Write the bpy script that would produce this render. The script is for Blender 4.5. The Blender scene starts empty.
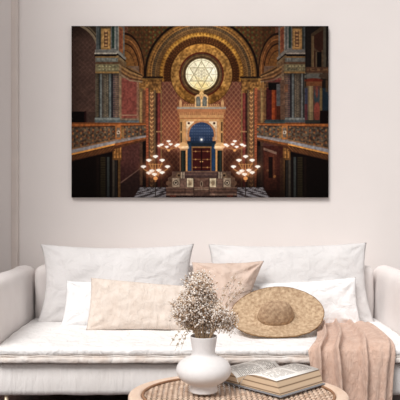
import bpy, bmesh, math, random
import numpy as np
from mathutils import Vector, Matrix, noise

PI = math.pi
SC = bpy.context.scene
COL = SC.collection
random.seed(11)

# the room in metres: back wall at Y = 0, the viewer looks along +Y from Y = -4.45
CAMY, CAMZ, F = -4.45, 1.12, 690.0
def P(px, py, d):                        # a measured direction taken out to its own distance
    return Vector(((px - 200) * d / F, CAMY + d, CAMZ - (py - 200) * d / F))

# ------------------------------------------------------------------ helpers
def lin(c):
    out = []
    for v in c[:3]:
        v = v / 255.0
        out.append(v / 12.92 if v <= .04045 else ((v + .055) / 1.055) ** 2.4)
    return (*out, 1.0)

def new_mat(name):
    m = bpy.data.materials.new(name); m.use_nodes = True
    nt = m.node_tree
    return m, nt, nt.nodes['Principled BSDF'], nt.nodes.new, nt.links.new

def fabric(name, col, col2=None, scale=9, weave=420, bump=.25, wr=0.0, wr_scale=14, rough=.95, sheen=.15, mix=.5, wst=(1, 1, 1), wdist=.7):
    m, nt, b, N, L = new_mat(name)
    tc = N('ShaderNodeTexCoord')
    n1 = N('ShaderNodeTexNoise'); n1.inputs['Scale'].default_value = scale; n1.inputs['Detail'].default_value = 6
    L(tc.outputs['Object'], n1.inputs['Vector'])
    mx = N('ShaderNodeMix'); mx.data_type = 'RGBA'
    mx.inputs['A'].default_value = lin(col); mx.inputs['B'].default_value = lin(col2 or [c * .95 for c in col])
    rp = N('ShaderNodeMapRange'); rp.inputs['From Min'].default_value = .5 - .5 * mix; rp.inputs['From Max'].default_value = .5 + .5 * mix
    L(n1.outputs['Fac'], rp.inputs['Value']); L(rp.outputs['Result'], mx.inputs['Factor'])
    L(mx.outputs['Result'], b.inputs['Base Color'])
    b.inputs['Roughness'].default_value = rough
    b.inputs['Sheen Weight'].default_value = sheen
    b.inputs['Specular IOR Level'].default_value = .15
    n2 = N('ShaderNodeTexNoise'); n2.inputs['Scale'].default_value = weave; n2.inputs['Detail'].default_value = 2
    L(tc.outputs['Object'], n2.inputs['Vector'])
    bp = N('ShaderNodeBump'); bp.inputs['Strength'].default_value = bump; bp.inputs['Distance'].default_value = .002
    L(n2.outputs['Fac'], bp.inputs['Height'])
    last = bp
    if wr:
        n3 = N('ShaderNodeTexNoise'); n3.inputs['Scale'].default_value = wr_scale; n3.inputs['Detail'].default_value = 4; n3.inputs['Distortion'].default_value = wdist
        m3 = N('ShaderNodeMapping'); m3.inputs['Scale'].default_value = wst; m3.inputs['Rotation'].default_value = (0, .3 if wst == (1, 1, 1) else 0, 0)
        L(tc.outputs['Object'], m3.inputs['Vector']); L(m3.outputs['Vector'], n3.inputs['Vector'])
        b2 = N('ShaderNodeBump'); b2.inputs['Strength'].default_value = wr; b2.inputs['Distance'].default_value = .02
        L(n3.outputs['Fac'], b2.inputs['Height']); L(bp.outputs['Normal'], b2.inputs['Normal']); last = b2
    L(last.outputs['Normal'], b.inputs['Normal'])
    return m

def plain(name, col, rough=.6, spec=.3, metal=0, col2=None, scale=20, stretch=None, bump=0, mix=.5):
    m, nt, b, N, L = new_mat(name)
    tc = N('ShaderNodeTexCoord'); mp = N('ShaderNodeMapping')
    if stretch: mp.inputs['Scale'].default_value = stretch
    L(tc.outputs['Object'], mp.inputs['Vector'])
    n1 = N('ShaderNodeTexNoise'); n1.inputs['Scale'].default_value = scale; n1.inputs['Detail'].default_value = 5
    L(mp.outputs['Vector'], n1.inputs['Vector'])
    rp = N('ShaderNodeMapRange'); rp.inputs['From Min'].default_value = .5 - .5 * mix; rp.inputs['From Max'].default_value = .5 + .5 * mix
    L(n1.outputs['Fac'], rp.inputs['Value'])
    mx = N('ShaderNodeMix'); mx.data_type = 'RGBA'
    mx.inputs['A'].default_value = lin(col); mx.inputs['B'].default_value = lin(col2 or [c * .96 for c in col])
    L(rp.outputs['Result'], mx.inputs['Factor']); L(mx.outputs['Result'], b.inputs['Base Color'])
    b.inputs['Roughness'].default_value = rough; b.inputs['Specular IOR Level'].default_value = spec; b.inputs['Metallic'].default_value = metal
    if bump:
        bp = N('ShaderNodeBump'); bp.inputs['Strength'].default_value = bump; bp.inputs['Distance'].default_value = .004
        L(n1.outputs['Fac'], bp.inputs['Height']); L(bp.outputs['Normal'], b.inputs['Normal'])
    return m

def mesh_obj(name, verts, faces, mat, parent=None, smooth=True):
    me = bpy.data.meshes.new(name); me.from_pydata([tuple(v) for v in verts], [], faces); me.update()
    bm = bmesh.new(); bm.from_mesh(me); bmesh.ops.recalc_face_normals(bm, faces=bm.faces); bm.to_mesh(me); bm.free()
    if smooth:
        for p in me.polygons: p.use_smooth = True
    me.materials.append(mat)
    o = bpy.data.objects.new(name, me); COL.objects.link(o)
    if parent:
        o.parent = parent
        me.transform(Matrix.Translation(-Vector(parent.location)))
    return o

def tag(o, label, cat, group=None):
    o['label'] = label; o['category'] = cat
    if group: o['group'] = group
    return o
def thing(name, label, cat, loc, group=None):
    o = bpy.data.objects.new(name, None); COL.objects.link(o); o.location = loc; o.empty_display_size = .05
    return tag(o, label, cat, group)
def struct(o): o['kind'] = 'structure'; return o

def rebase(o, base):                      # put the origin of a one-mesh thing at its base
    o.data.transform(Matrix.Translation(-Vector(base))); o.location = base; return o

def fbm(p, s, seed, det=3):
    q = Vector(p) * s + Vector((seed * 7.13, seed * 3.7, seed * 1.9))
    v = 0; a = 1
    for _ in range(det):
        v += a * noise.noise(q); q = q * 2.03; a *= .5
    return v

def soft_box(name, lo, hi, r, cell, mat, parent=None, amp=0, freq=6, seed=1, shape=None):
    lo, hi = Vector(lo), Vector(hi); sz = hi - lo
    bm = bmesh.new(); verts = {}
    n = [max(4, int(sz[i] / cell)) for i in range(3)]
    def v(i, j, k):
        key = (i, j, k)
        if key not in verts:
            p = Vector((lo.x + sz.x * i / n[0], lo.y + sz.y * j / n[1], lo.z + sz.z * k / n[2]))
            # crowd grid points into the rounded corners
            for a in range(3):
                t = (p[a] - lo[a]) / sz[a]
                p[a] = lo[a] + sz[a] * (t - .06 * math.sin(2 * PI * t))
            c = Vector([min(max(p[a], lo[a] + r), hi[a] - r) for a in range(3)])
            d = p - c
            nn = d.normalized() if d.length > 1e-9 else Vector((0, 0, 1))
            q = c + nn * r if d.length > 1e-9 else p
            if amp: q = q + nn * (amp * fbm(q, freq, seed))
            if shape: q = shape(q)
            verts[key] = bm.verts.new(q)
        return verts[key]
    def quad(a, b, c, d): bm.faces.new((a, b, c, d))
    for i in range(n[0]):
        for j in range(n[1]):
            for k in (0, n[2]): quad(v(i, j, k), v(i + 1, j, k), v(i + 1, j + 1, k), v(i, j + 1, k))
    for i in range(n[0]):
        for k in range(n[2]):
            for j in (0, n[1]): quad(v(i, j, k), v(i + 1, j, k), v(i + 1, j, k + 1), v(i, j, k + 1))
    for j in range(n[1]):
        for k in range(n[2]):
            for i in (0, n[0]): quad(v(i, j, k), v(i, j + 1, k), v(i, j + 1, k + 1), v(i, j, k + 1))
    bmesh.ops.recalc_face_normals(bm, faces=bm.faces)
    vs = [x.co.copy() for x in bm.verts]; bm.verts.index_update()
    fs = [[x.index for x in f.verts] for f in bm.faces]; bm.free()
    return mesh_obj(name, vs, fs, mat, parent)

def tube(pts, r, seg=8, closed=False, r1=None):
    V, Fc = [], []; n = len(pts)
    up = Vector((0, 0, 1)); prev = None
    for i, p in enumerate(pts):
        p = Vector(p)
        a = Vector(pts[(i + 1) % n]) if (closed or i < n - 1) else p
        b = Vector(pts[i - 1]) if (closed or i > 0) else p
        t = (a - b).normalized()
        if prev is None:
            x = t.cross(up)
            if x.length < 1e-3: x = t.cross(Vector((1, 0, 0)))
        else: x = prev - t * prev.dot(t)
        x.normalize(); prev = x; y = t.cross(x)
        rr = r if r1 is None else r + (r1 - r) * i / (n - 1)
        for k in range(seg):
            an = 2 * PI * k / seg; V.append(p + x * (rr * math.cos(an)) + y * (rr * math.sin(an)))
    m = n if closed else n - 1
    for i in range(m):
        for k in range(seg):
            Fc.append((i * seg + k, i * seg + (k + 1) % seg, ((i + 1) % n) * seg + (k + 1) % seg, ((i + 1) % n) * seg + k))
    if not closed:
        Fc.append(tuple(range(seg))[::-1]); Fc.append(tuple((n - 1) * seg + k for k in range(seg)))
    return V, Fc
def join(parts):
    V, Fc = [], []
    for v, f in parts:
        o = len(V); V += list(v); Fc += [tuple(i + o for i in q) for q in f]
    return V, Fc
def lathe(prof, seg=64):
    V, Fc = [], []
    for r, z in prof:
        for k in range(seg):
            a = 2 * PI * k / seg; V.append(Vector((r * math.cos(a), r * math.sin(a), z)))
    for i in range(len(prof) - 1):
        for k in range(seg):
            Fc.append((i * seg + k, i * seg + (k + 1) % seg, (i + 1) * seg + (k + 1) % seg, (i + 1) * seg + k))
    return V, Fc
def prism(outline, y0, y1):               # outline in x, z; runs along y
    n = len(outline)
    V = [Vector((x, y0, z)) for x, z in outline] + [Vector((x, y1, z)) for x, z in outline]
    Fc = [tuple(range(n)), tuple(range(n, 2 * n))[::-1]] + [(i, (i + 1) % n, n + (i + 1) % n, n + i) for i in range(n)]
    return V, Fc

# ---------------------------------------------------------------- the printed picture
# A grid of printed colours for the canvas; picture units: 257 wide, 171.5 high.
PX0, PX1, PY0, PY1 = 71.5, 328.5, 26.0, 197.5
NXP, NYP = 514, 343

def paint_picture():
    rng = np.random.RandomState(7)
    xs = PX0 + (np.arange(NXP) + .5) * (PX1 - PX0) / NXP
    ys = PY0 + (np.arange(NYP) + .5) * (PY1 - PY0) / NYP
    X, Y = np.meshgrid(xs, ys)
    img = np.zeros(X.shape + (3,))
    CX, CY = 201.5, 74.4
    M = np.where(X > CX, 2 * CX - X, X)          # the building is symmetric about its axis
    R = np.hypot(X - CX, Y - CY)
    A = np.arctan2(Y - CY, X - CX)
    right = (X > CX).astype(float)
    S = .55                                       # edge softness

    def st(d): return np.clip(d / S + .5, 0, 1)
    def put(mask, col, a=1.0):
        nonlocal img
        c = np.array(col, float) / 255 if not isinstance(col, np.ndarray) else col
        img = img * (1 - (mask * a)[..., None]) + c * (mask * a)[..., None]
    def mul(mask, f):
        nonlocal img
        f = np.array(f, float)
        img = img * (1 - mask[..., None] + mask[..., None] * f)
    def box(x, x0, x1, y0, y1): return st(x - x0) * st(x1 - x) * st(Y - y0) * st(y1 - Y)
    def slab(x, x0, y0a, x1, y1a, y0b, y1b):      # between two sloped lines
        t = (x - x0) / (x1 - x0)
        return st(x - x0) * st(x1 - x) * st(Y - (y0a + (y0b - y0a) * t)) * st(y1a + (y1b - y1a) * t - Y)
    def line(x, x0, y0, x1, y1, w):
        dx, dy = x1 - x0, y1 - y0
        L2 = dx * dx + dy * dy
        t = np.clip(((x - x0) * dx + (Y - y0) * dy) / L2, 0, 1)
        return st(w / 2 - np.hypot(x - x0 - t * dx, Y - y0 - t * dy))
    def ring(r, r0, r1): return st(r - r0) * st(r1 - r)
    def disc(x, cx, cy, r): return st(r - np.hypot(x - cx, Y - cy))
    def ell(x, cx, cy, rx, ry): return st((1 - np.hypot((x - cx) / rx, (Y - cy) / ry)) * min(rx, ry))
    def wv(v, p, ph=0.0): return .5 + .5 * np.sin(2 * np.pi * v / p + ph)
    def grain(sx, sy):
        gh, gw = int(180 / sy) + 3, int(262 / sx) + 3
        g = rng.rand(gh, gw)
        fx = (X - PX0) / sx; fy = (Y - PY0) / sy
        ix = fx.astype(int); iy = fy.astype(int); fx = fx - ix; fy = fy - iy
        return (g[iy, ix] * (1 - fx) + g[iy, ix + 1] * fx) * (1 - fy) + (g[iy + 1, ix] * (1 - fx) + g[iy + 1, ix + 1] * fx) * fy
    g1 = grain(1.4, 1.4); g2 = grain(2.6, 2.6); g3 = grain(6, 6)

    # ---- far wall with its lozenge pattern
    put(np.ones_like(X), (108, 66, 54))
    loz = np.abs(np.sin(np.pi * ((X - CX) / 4.6 + Y / 5.6))) * np.abs(np.sin(np.pi * ((X - CX) / 4.6 - Y / 5.6)))
    latt = np.clip(1 - loz * 3.2, 0, 1)
    put(latt, (158, 112, 80), .7)
    put(np.clip(loz * 1.6 - .7, 0, 1), (98, 48, 40), .7)
    warm = np.exp(-((Y - 128) / 22) ** 2)
    mul(warm, (1.28, 1.22, 1.12))
    mul(st((150 - Y) * .05 * -1), (.72, .66, .62))
    mul(np.clip((Y - 150) / 26, 0, 1), (.55, .5, .5))

    # ---- the great arch and the rose window
    up = st(81.5 - Y)
    inarch = st(57 - R)
    bands = [(55, 57.5, (30, 18, 12)), (53.6, 55, (112, 76, 36)), (52, 53.6, (150, 102, 44)), (50.6, 52, (96, 62, 30)),
             (49.4, 50.6, (166, 118, 58)), (46.6, 49.4, (104, 80, 52)), (45.4, 46.6, (132, 96, 52)), (42, 45.4, (92, 64, 38)),
             (38.8, 42, (140, 92, 30)), (30.5, 38.8, (84, 50, 24))]
    for r0, r1, c in bands: put(ring(R, r0, r1) * up, c)
    dots = wv(A * 52, 2.3)
    put(ring(R, 50.2, 54) * up, (176, 122, 56), .55 * wv(A * 52, 3.0))
    put(ring(R, 46.6, 49.6) * up, (60, 46, 34), .6 * dots)
    put(ring(R, 42.2, 45.6) * up, (146, 104, 52), .55 * wv(A * 44, 2.1, R * 1.7))
    saw = st(39.2 + 2.6 * np.abs(((A * 40 / 3.3) % 1) - .5) * 2 - R)
    put(ring(R, 37.5, 42.4) * up * saw, (206, 150, 58), .85)
    put(ring(R, 37.2, 42) * up * (1 - saw) * st(39.6 - R) , (60, 26, 14), .8)
    sc = wv(A * 35, 2.75, np.where((R % 3.6) > 1.8, np.pi, 0)) * wv(R, 1.8)
    put(ring(R, 30.8, 38.2) * up, (152, 96, 38), .75 * sc)
    put(ring(R, 30.8, 38.2) * up, (58, 28, 16), .5 * (1 - wv(A * 35, 2.75)))
    # golden ring is complete, and its outermost edge is dark
    put(ring(R, 30.2, 31.2), (70, 42, 18), .9)
    put(ring(R, 22, 30.6), (140, 98, 46))
    put(ring(R, 22, 30.6), (188, 142, 72), .55 * np.clip(g2 * 1.6 - .4, 0, 1))
    put(ring(R, 22, 30.6), (108, 68, 26), .6 * np.clip(1.1 - g1 * 2, 0, 1))
    mul(ring(R, 21, 31) * np.clip((Y - 82) / 20, 0, 1), (.8, .78, .72))
    mul(ring(R, 21, 31) * np.clip((58 - Y) / 14, 0, 1), (1.2, 1.16, 1.0))
    put(ring(R, 20.6, 22.4), (74, 26, 16))
    put(ring(R, 15.5, 20.8), (72, 52, 34))
    put(ring(R, 18.4, 19.3), (112, 82, 48), .8)
    put(ring(R, 16.8, 17.5), (44, 30, 18), .8)
    put(st(16.1 - R), (226, 222, 196))
    gl = np.clip((Y - CY) / 12 - .1 + (g2 - .5) * 1.0, 0, 1) * np.clip(1.25 - np.abs(X - CX) / 15, 0, 1)
    put(st(16.1 - R), (222, 196, 116), .75 * gl)
    put(st(16.1 - R), (252, 250, 236), .5 * np.clip((g3 - .4) * 2, 0, 1) * np.clip((X - CX) / 10 + .4, 0, 1))
    lead = np.zeros_like(X)
    for k in range(12):
        a = k * np.pi / 6
        lead = np.maximum(lead, st(.28 - np.abs(np.cos(a) * (X - CX) + np.sin(a) * (Y - CY))) * ring(R, 9.5, 16) * .7)
    for rr in (13.2,):
        pts = [(CX + rr * np.sin(k * np.pi / 3), CY - rr * np.cos(k * np.pi / 3)) for k in range(6)]
        for k in range(6):
            a, b = pts[k], pts[(k + 2) % 6]
            lead = np.maximum(lead, line(X, a[0], a[1], b[0], b[1], .75))
    for k in range(3):
        a = k * np.pi / 3
        v = np.cos(a) * (X - CX) + np.sin(a) * (Y - CY)
        lead = np.maximum(lead, st(.22 - np.abs((v + 1.4) % 2.8 - 1.4)) * st(7 - R) * .75)
    lead = np.maximum(lead, ring(R, 14.1, 14.6) * .8)
    put(lead, (104, 94, 58), .68)
    put(ring(R, 15.7, 16.5), (84, 66, 36), .9)

    # ---- spandrel vaults with green and gold scales
    sp = st(R - 57.3) * st(Y - 26) * st(81 - Y) * st(M - 128)
    put(sp, (70, 42, 22))
    chk = wv(M, 4.4) * wv(Y, 5.2, np.where((M % 8.8) > 4.4, np.pi, 0))
    put(sp, (64, 76, 38), .8 * np.clip(chk * 2.2 - .7, 0, 1))
    put(sp, (132, 84, 42), .6 * np.clip(wv(M, 4.4, 2) * wv(Y, 5.2, 1) * 2 - .9, 0, 1))
    put(sp * st((M - 126) - (Y - 26) * .55 - 16 + 20 * st(40 - Y) * 0) * st(Y - 44), (86, 52, 26), .0)
    # small blind arch of the side wall
    r2 = np.hypot((M - 124.5) / .53, (Y - 71))
    sa = st(M - 121) * st(81 - Y) * st(146.5 - M)
    put(sa * st(R - 57), (66, 40, 22), .5)
    for r0, r1, c in [(36, 38.4, (34, 20, 12)), (32.6, 36, (104, 64, 32)), (31.4, 32.6, (140, 88, 44)), (28, 31.4, (92, 54, 26)), (26.4, 28, (40, 24, 14)),
                      (21, 26.4, (116, 70, 32)), (19.8, 21, (62, 36, 18)), (0, 19.8, (118, 76, 34))]:
        put(sa * ring(r2, r0 - .2, r1), c)
    put(sa * st(26 - r2), (88, 56, 28), .6 * g2)
    put(st(M - 146) * st(R - 55) * st(R * 0 + 81 - Y) * st(57.4 - R), (30, 18, 12), .6)

    # ---- pillar beside the ark wall (capital and shafts)
    put(box(M, 139, 162, 78, 200), (84, 52, 34))
    put(box(M, 139, 161, 79, 94), (116, 78, 38))
    put(box(M, 139, 161, 79, 94), (168, 120, 56), .6 * np.clip(g1 * 2 - .8, 0, 1))
    put(box(M, 139, 161, 79, 94), (58, 34, 18), .6 * np.clip(1 - g2 * 2, 0, 1))
    put(box(M, 138, 163, 76.4, 78.2), (36, 26, 18))
    put(box(M, 138, 162, 78.4, 79.6), (126, 92, 46))
    put(box(M, 139, 143, 88, 197), (110, 84, 52)); put(box(M, 140.4, 141.4, 92, 197), (160, 128, 78)); put(box(M, 142.6, 145.8, 90, 197), (96, 58, 40))
    put(box(M, 145.6, 148.8, 88, 197), (128, 62, 38)); put(box(M, 146.6, 147.8, 88, 197), (180, 98, 58), .7 * wv(Y, 2.6))
    put(box(M, 148.8, 149.8, 88, 197), (66, 58, 44))
    put(box(M, 149.8, 153.6, 92, 197), (112, 74, 46))
    put(box(M, 149.8, 153.6, 92, 197), (196, 146, 90), .8 * np.clip(wv(Y + np.abs(M - 151.7) * .9, 4.2) * 2 - 1, 0, 1))
    put(box(M, 153.6, 156, 90, 197), (66, 48, 34)); put(box(M, 154.4, 155, 90, 197), (120, 92, 58))
    put(box(M, 156, 157.6, 93, 197), (44, 22, 20)); put(box(M, 157.6, 160.6, 93, 197), (98, 36, 34)); put(box(M, 158.6, 159.2, 93, 197), (120, 58, 50))
    put(box(M, 160.6, 161.8, 90, 197), (118, 88, 54))
    put(box(M, 156, 161.5, 131, 132.3), (170, 130, 84), .7)
    mul(box(M, 139, 162, 150, 198) * np.clip((Y - 150) / 30, 0, 1), (.45, .42, .42))

    # ---- red panel of the side wall and the cornice that runs into depth
    put(box(M, 117.5, 139, 66, 124), (96, 74, 58))
    put(box(M, 121.5, 138.4, 78, 118.5), (118, 62, 52))
    put(box(M, 122.8, 137, 80, 117), (124, 60, 52)); put(box(M, 122.8, 137, 80, 117), (92, 46, 40), .5 * g2)
    put(box(M, 119, 121.4, 76, 122), (136, 112, 84), .8); put(box(M, 136.6, 138.4, 80, 120), (132, 104, 78), .6)
    put(box(M, 121.4, 137, 114.6, 115.8), (150, 118, 92), .8); put(box(M, 119, 138.4, 118.6, 120), (120, 104, 86))
    put(slab(M, 117, 60, 142, 72, 74, 84), (104, 74, 44))
    for o, c in ((0, (44, 30, 20)), (2.2, (150, 112, 66)), (4.4, (88, 58, 34)), (6.4, (140, 98, 58)), (8.4, (70, 46, 30)), (10.5, (128, 108, 84))):
        put(line(M, 116, 61 + o, 130, 70 + o, 1.3), c, .85); put(line(M, 130, 70 + o, 142, 75.5 + o * .6, 1.2), c, .85)
    put(box(M, 117, 121.5, 60, 76), (110, 92, 70), .6)

    # ---- grey arch at the left edge, brown diapered wall
    put(box(M, 60, 97.5, 20, 125), (66, 47, 41))
    dl = np.abs(np.sin(np.pi * (M / 5 + Y / 5))) * np.abs(np.sin(np.pi * (M / 5 - Y / 5)))
    put(box(M, 60, 97.5, 20, 125), (96, 70, 58), .4 * np.clip(1 - dl * 2.4, 0, 1))
    put(box(M, 60, 97.5, 20, 125), (40, 28, 26), .4 * g3)
    mul(box(M, 60, 97.5, 20, 125) * np.clip((40 - Y) / 14, 0, 1), (.6, .56, .5))
    mul(box(M, 60, 97.5, 20, 125) * np.clip((84 - M) / 16, 0, 1), (.8, .8, .8))
    ra = np.hypot((M - 70) / 1.0, (Y - 52))
    put(st(ra - 27) * box(M, 84, 97.5, 20, 52), (44, 36, 28)); put(ring(ra, 27, 29.4) * box(M, 80, 97.5, 20, 52), (112, 98, 78))
    put(ring(ra, 30.2, 31.6) * box(M, 80, 97.5, 20, 50), (96, 82, 60), .8)
    put(box(M, 60, 86, 111.5, 125), (14, 9, 9)); put(box(M, 84.5, 86.4, 111, 125), (40, 18, 18))

    # ---- the great pier
    put(box(M, 96, 118, 20, 52), (92, 94, 92))
    put(box(M, 96.6, 99.6, 20, 50), (70, 76, 78)); put(box(M, 99.4, 100.8, 20, 49), (40, 46, 42))
    put(box(M, 101, 110.6, 28, 49.5), (150, 112, 62)); put(box(M, 102.4, 109.4, 29.4, 48), (176, 134, 76))
    put(box(M, 104, 108, 31, 47), (84, 52, 36), .9); put(box(M, 104.6, 107.4, 31, 47), (196, 150, 92), .9 * wv(Y, 3.4))
    put(box(M, 100.6, 111, 25, 28.6), (74, 58, 40)); put(box(M, 112, 114.2, 26, 48), (34, 52, 46)); put(box(M, 114.6, 115.8, 26, 49), (124, 128, 124))
    put(box(M, 116, 118, 26, 50), (80, 88, 88))
    # its receding face
    put(slab(M, 117.6, 26, 124.5, 58, 26, 62), (96, 94, 88)); put(slab(M, 118.6, 26, 123, 50, 28, 54), (132, 78, 46)); put(slab(M, 119.6, 28, 122, 48, 30, 50), (112, 58, 40))
    put(slab(M, 117.8, 26, 118.9, 54, 26, 55), (140, 140, 132), .8)
    # cornice of the pier
    put(box(M, 95, 118, 49.6, 53), (100, 100, 98)); put(box(M, 94.5, 118, 52.6, 54.2), (158, 152, 140)); put(box(M, 94.5, 118, 54.2, 56.4), (20, 16, 14))
    for o, w, c in ((0, 2.6, (118, 116, 110)), (2.2, 1.6, (30, 22, 18)), (4.8, 3, (112, 92, 64)), (7.8, 3, (96, 72, 48))):
        put(line(M, 117.5, 52 + o, 125, 58.5 + o, w), c, .95)
    put(box(M, 95.5, 118, 56.4, 62.4), (92, 92, 84)); put(box(M, 96.5, 116, 58, 61), (124, 132, 132), .8 * wv(M, 1.6)); put(box(M, 95.5, 118, 56.4, 57.6), (130, 96, 52))
    put(box(M, 95.5, 119, 62, 64.2), (84, 58, 40)); put(box(M, 95.5, 119, 64, 72.6), (108, 98, 70))
    put(box(M, 97, 117, 65, 70.5), (150, 146, 108), .75 * np.clip(wv(M, 3.4) * wv(Y, 3, 1) * 2, 0, 1)); put(box(M, 97, 117, 65, 70.5), (54, 56, 50), .6 * np.clip(1 - 2.2 * g1, 0, 1))
    put(box(M, 95.5, 119, 71.6, 73.4), (140, 106, 58))
    # shafts
    put(box(M, 95.5, 119, 73.4, 121), (72, 70, 66))
    for a, b, c in ((95.4, 97.4, (78, 70, 58)), (97.4, 98.6, (58, 50, 42)), (98.6, 100, (36, 36, 36)), (100, 102, (98, 104, 104)), (102, 103.4, (62, 54, 48)),
                    (103.4, 108.4, (80, 74, 64)), (108.4, 109.2, (56, 54, 50)), (109.2, 111.2, (94, 104, 106)), (111.2, 113.2, (36, 34, 38)),
                    (113.2, 115.2, (72, 62, 64)), (115.2, 117, (92, 80, 68)), (117, 119, (84, 70, 60))):
        put(box(M, a, b, 73.6, 118), c)
    put(box(M, 103.6, 108.2, 75, 117), (142, 120, 92), .55 * wv(Y + np.abs(M - 106), 2.4) * wv(M, 2.5, 1)); put(box(M, 113.2, 118.6, 75, 117), (140, 92, 80), .4 * wv(Y, 2))
    put(box(M, 97, 98.6, 75, 117), (120, 96, 60), .45 * wv(Y, 1.8))
    mul(box(M, 95, 119, 73, 80) * np.clip((80 - Y) / 6, 0, 1), (.8, .78, .74))
    put(box(M, 94.8, 120, 117.6, 122.8), (94, 104, 106)); put(box(M, 94.8, 120, 118.2, 119.4), (140, 146, 142), .7); put(box(M, 95, 139, 120.4, 123.4), (76, 86, 92))

    # ---- under the gallery
    put(box(M, 60, 146, 140, 200), (16, 10, 9))
    put(box(M, 120, 142.4, 136, 198), (78, 44, 40)); put(box(M, 120, 142.4, 136, 198), (58, 30, 28), .5 * g2)
    mul(box(M, 118, 142.6, 140, 198) * np.clip((Y - 158) / 34, 0, 1), (.5, .46, .46))
    put(slab(M, 118, 186, 141.5, 198, 168, 198), (34, 22, 20), .75); put(line(M, 119, 184, 141.5, 167.5, 1.1), (96, 72, 62), .8)
    put(box(M, 139.8, 142.6, 140, 185), (70, 50, 36), .8)
    for a, b, c in ((96.5, 99, (26, 16, 13)), (100.5, 105.5, (46, 38, 24)), (107, 109.4, (52, 56, 56)), (110.6, 112, (22, 16, 14)), (112.4, 114.6, (66, 58, 50)),
                    (115, 117, (34, 30, 28)), (118, 120.4, (86, 58, 30))):
        put(box(M, a, b, 157, 198), c)
    put(box(M, 100.5, 105.5, 157, 198), (22, 16, 10), .6 * wv(Y, 2.4))
    mul(box(M, 72, 118, 160, 198) * np.clip((Y - 165) / 40, 0, 1), (.7, .7, .7))
    put(box(M, 112.6, 121.6, 146, 160), (98, 62, 30)); put(box(M, 113.4, 121, 147, 158), (196, 132, 62), .8 * wv(M, 3.0) * np.clip(g1 + .3, 0, 1))
    # ---- gallery front
    put(slab(M, 60, 122.6, 146, 152, 122.8, 139), (92, 78, 70))
    fr = slab(M, 60, 126, 115.5, 152, 125.6, 141) + slab(M, 115.5, 125.6, 146, 141, 125.4, 135.4)
    fr = np.clip(fr, 0, 1)
    put(fr, (92, 80, 68))
    sh = (M - 115) * .0
    cc = wv(M, 4.0) * wv((Y - 126) * (1 + (115 - np.minimum(M, 115)) * -.006), 4.6, np.where((M % 8.0) > 4.0, np.pi, 0))
    put(fr, (178, 112, 58), .85 * np.clip(cc * 2.6 - 1, 0, 1)); put(fr, (54, 36, 34), .7 * np.clip(1.15 - g1 * 2.1, 0, 1)); put(fr, (150, 132, 108), .45 * np.clip(g2 * 2 - 1, 0, 1))
    put(fr, (120, 44, 30), .6 * np.clip(wv(M, 5.2, 2) * wv(Y, 6, 2) * 2.6 - 1.5, 0, 1))
    put(slab(M, 60, 145.4, 115, 146.6, 136.6, 137.8), (150, 102, 66), .55)
    put(slab(M, 60, 122.6, 146, 127.2, 122.8, 125.2), (154, 84, 38)); put(slab(M, 60, 122.6, 146, 124, 122.8, 123.8), (104, 56, 28), .9); put(slab(M, 60, 127, 146, 128.2, 125.2, 126), (70, 46, 36), .8)
    put(slab(M, 60, 150.8, 115, 156, 139.4, 143.6), (136, 136, 146)); put(slab(M, 115, 139.4, 146, 143.6, 135.2, 137.2), (128, 122, 124))
    put(slab(M, 60, 150.4, 115, 152.2, 139.2, 140.6), (156, 104, 58), .75)
    put(slab(M, 60, 156, 115, 158, 143.4, 145.2), (222, 148, 66)); put(slab(M, 115, 143.4, 146, 146.2, 137.2, 139), (138, 76, 36)); put(slab(M, 115, 146, 146, 149, 138.8, 140.6), (80, 44, 26))
    put(slab(M, 60, 158, 115, 164, 145.2, 151), (66, 38, 22)); put(slab(M, 60, 159, 115, 163, 146, 150), (150, 90, 46), .6 * np.clip(wv(M + Y, 2.8) * 1.6 - .5, 0, 1))
    put(box(M, 115.4, 121.2, 125.6, 139.5), (190, 118, 58)); put(box(M, 116.6, 120.2, 127.6, 137.5), (120, 104, 92)); put(disc(M, 118.4, 132.4, 1.9), (206, 196, 180)); put(disc(M, 118.4, 132.4, .8), (90, 60, 50))
    put(box(M, 121.2, 124, 126.5, 138.4), (176, 128, 68), .6)

    # ---- the left half and the right half differ here and there
    RX = X
    mul(box(RX, 71, 130, 120, 165), (1.05, 1.03, 1.0))
    # right: window opening with an orange curtain instead of the red panel
    put(box(RX, 264, 285, 82, 122), (70, 46, 38)); put(slab(RX, 262, 88, 288, 97, 84, 92), (126, 78, 50), .7)
    put(box(RX, 262.6, 266, 84, 121), (126, 94, 56)); put(box(RX, 262, 268, 82, 90), (186, 138, 62), .7 * g1 + .0)
    put(box(RX, 266.4, 271.8, 88, 120.5), (76, 28, 32)); put(box(RX, 271.8, 276.4, 90, 121), (176, 78, 32)); put(box(RX, 274.8, 276.4, 90, 121), (120, 44, 24))
    put(box(RX, 268.5, 279, 83, 90), (18, 14, 14)); put(box(RX, 276.4, 280.4, 84, 106), (92, 98, 98)); put(box(RX, 276.4, 280.6, 106, 121), (78, 38, 22)); put(box(RX, 280.4, 284.6, 80, 121), (116, 90, 68))
    put(box(RX, 265, 285, 119.6, 123.2), (52, 70, 74))
    # right: side chapel beyond the pier
    put(box(RX, 305.2, 330, 20, 123.5), (30, 25, 22))
    put(slab(RX, 311, 34, 325, 72, 24, 72), (72, 58, 40)); put(slab(RX, 313, 36, 323, 72, 30, 72), (58, 32, 22)); put(box(RX, 311.6, 314, 36, 68), (112, 94, 62)); put(box(RX, 323.4, 326, 22, 72), (82, 80, 66))
    put(line(RX, 313, 48, 326, 58, 2), (92, 82, 60), .6); put(box(RX, 317, 321.6, 52, 72), (18, 14, 12)); put(box(RX, 315.4, 317, 52, 72), (98, 88, 64), .8); put(box(RX, 321.6, 323.4, 50, 72), (88, 78, 56), .8)
    put(box(RX, 305.6, 330, 67, 73), (84, 58, 40)); put(box(RX, 305.6, 330, 68, 71), (130, 104, 66), .6 * np.clip(g1 * 2 - .6, 0, 1))
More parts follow.
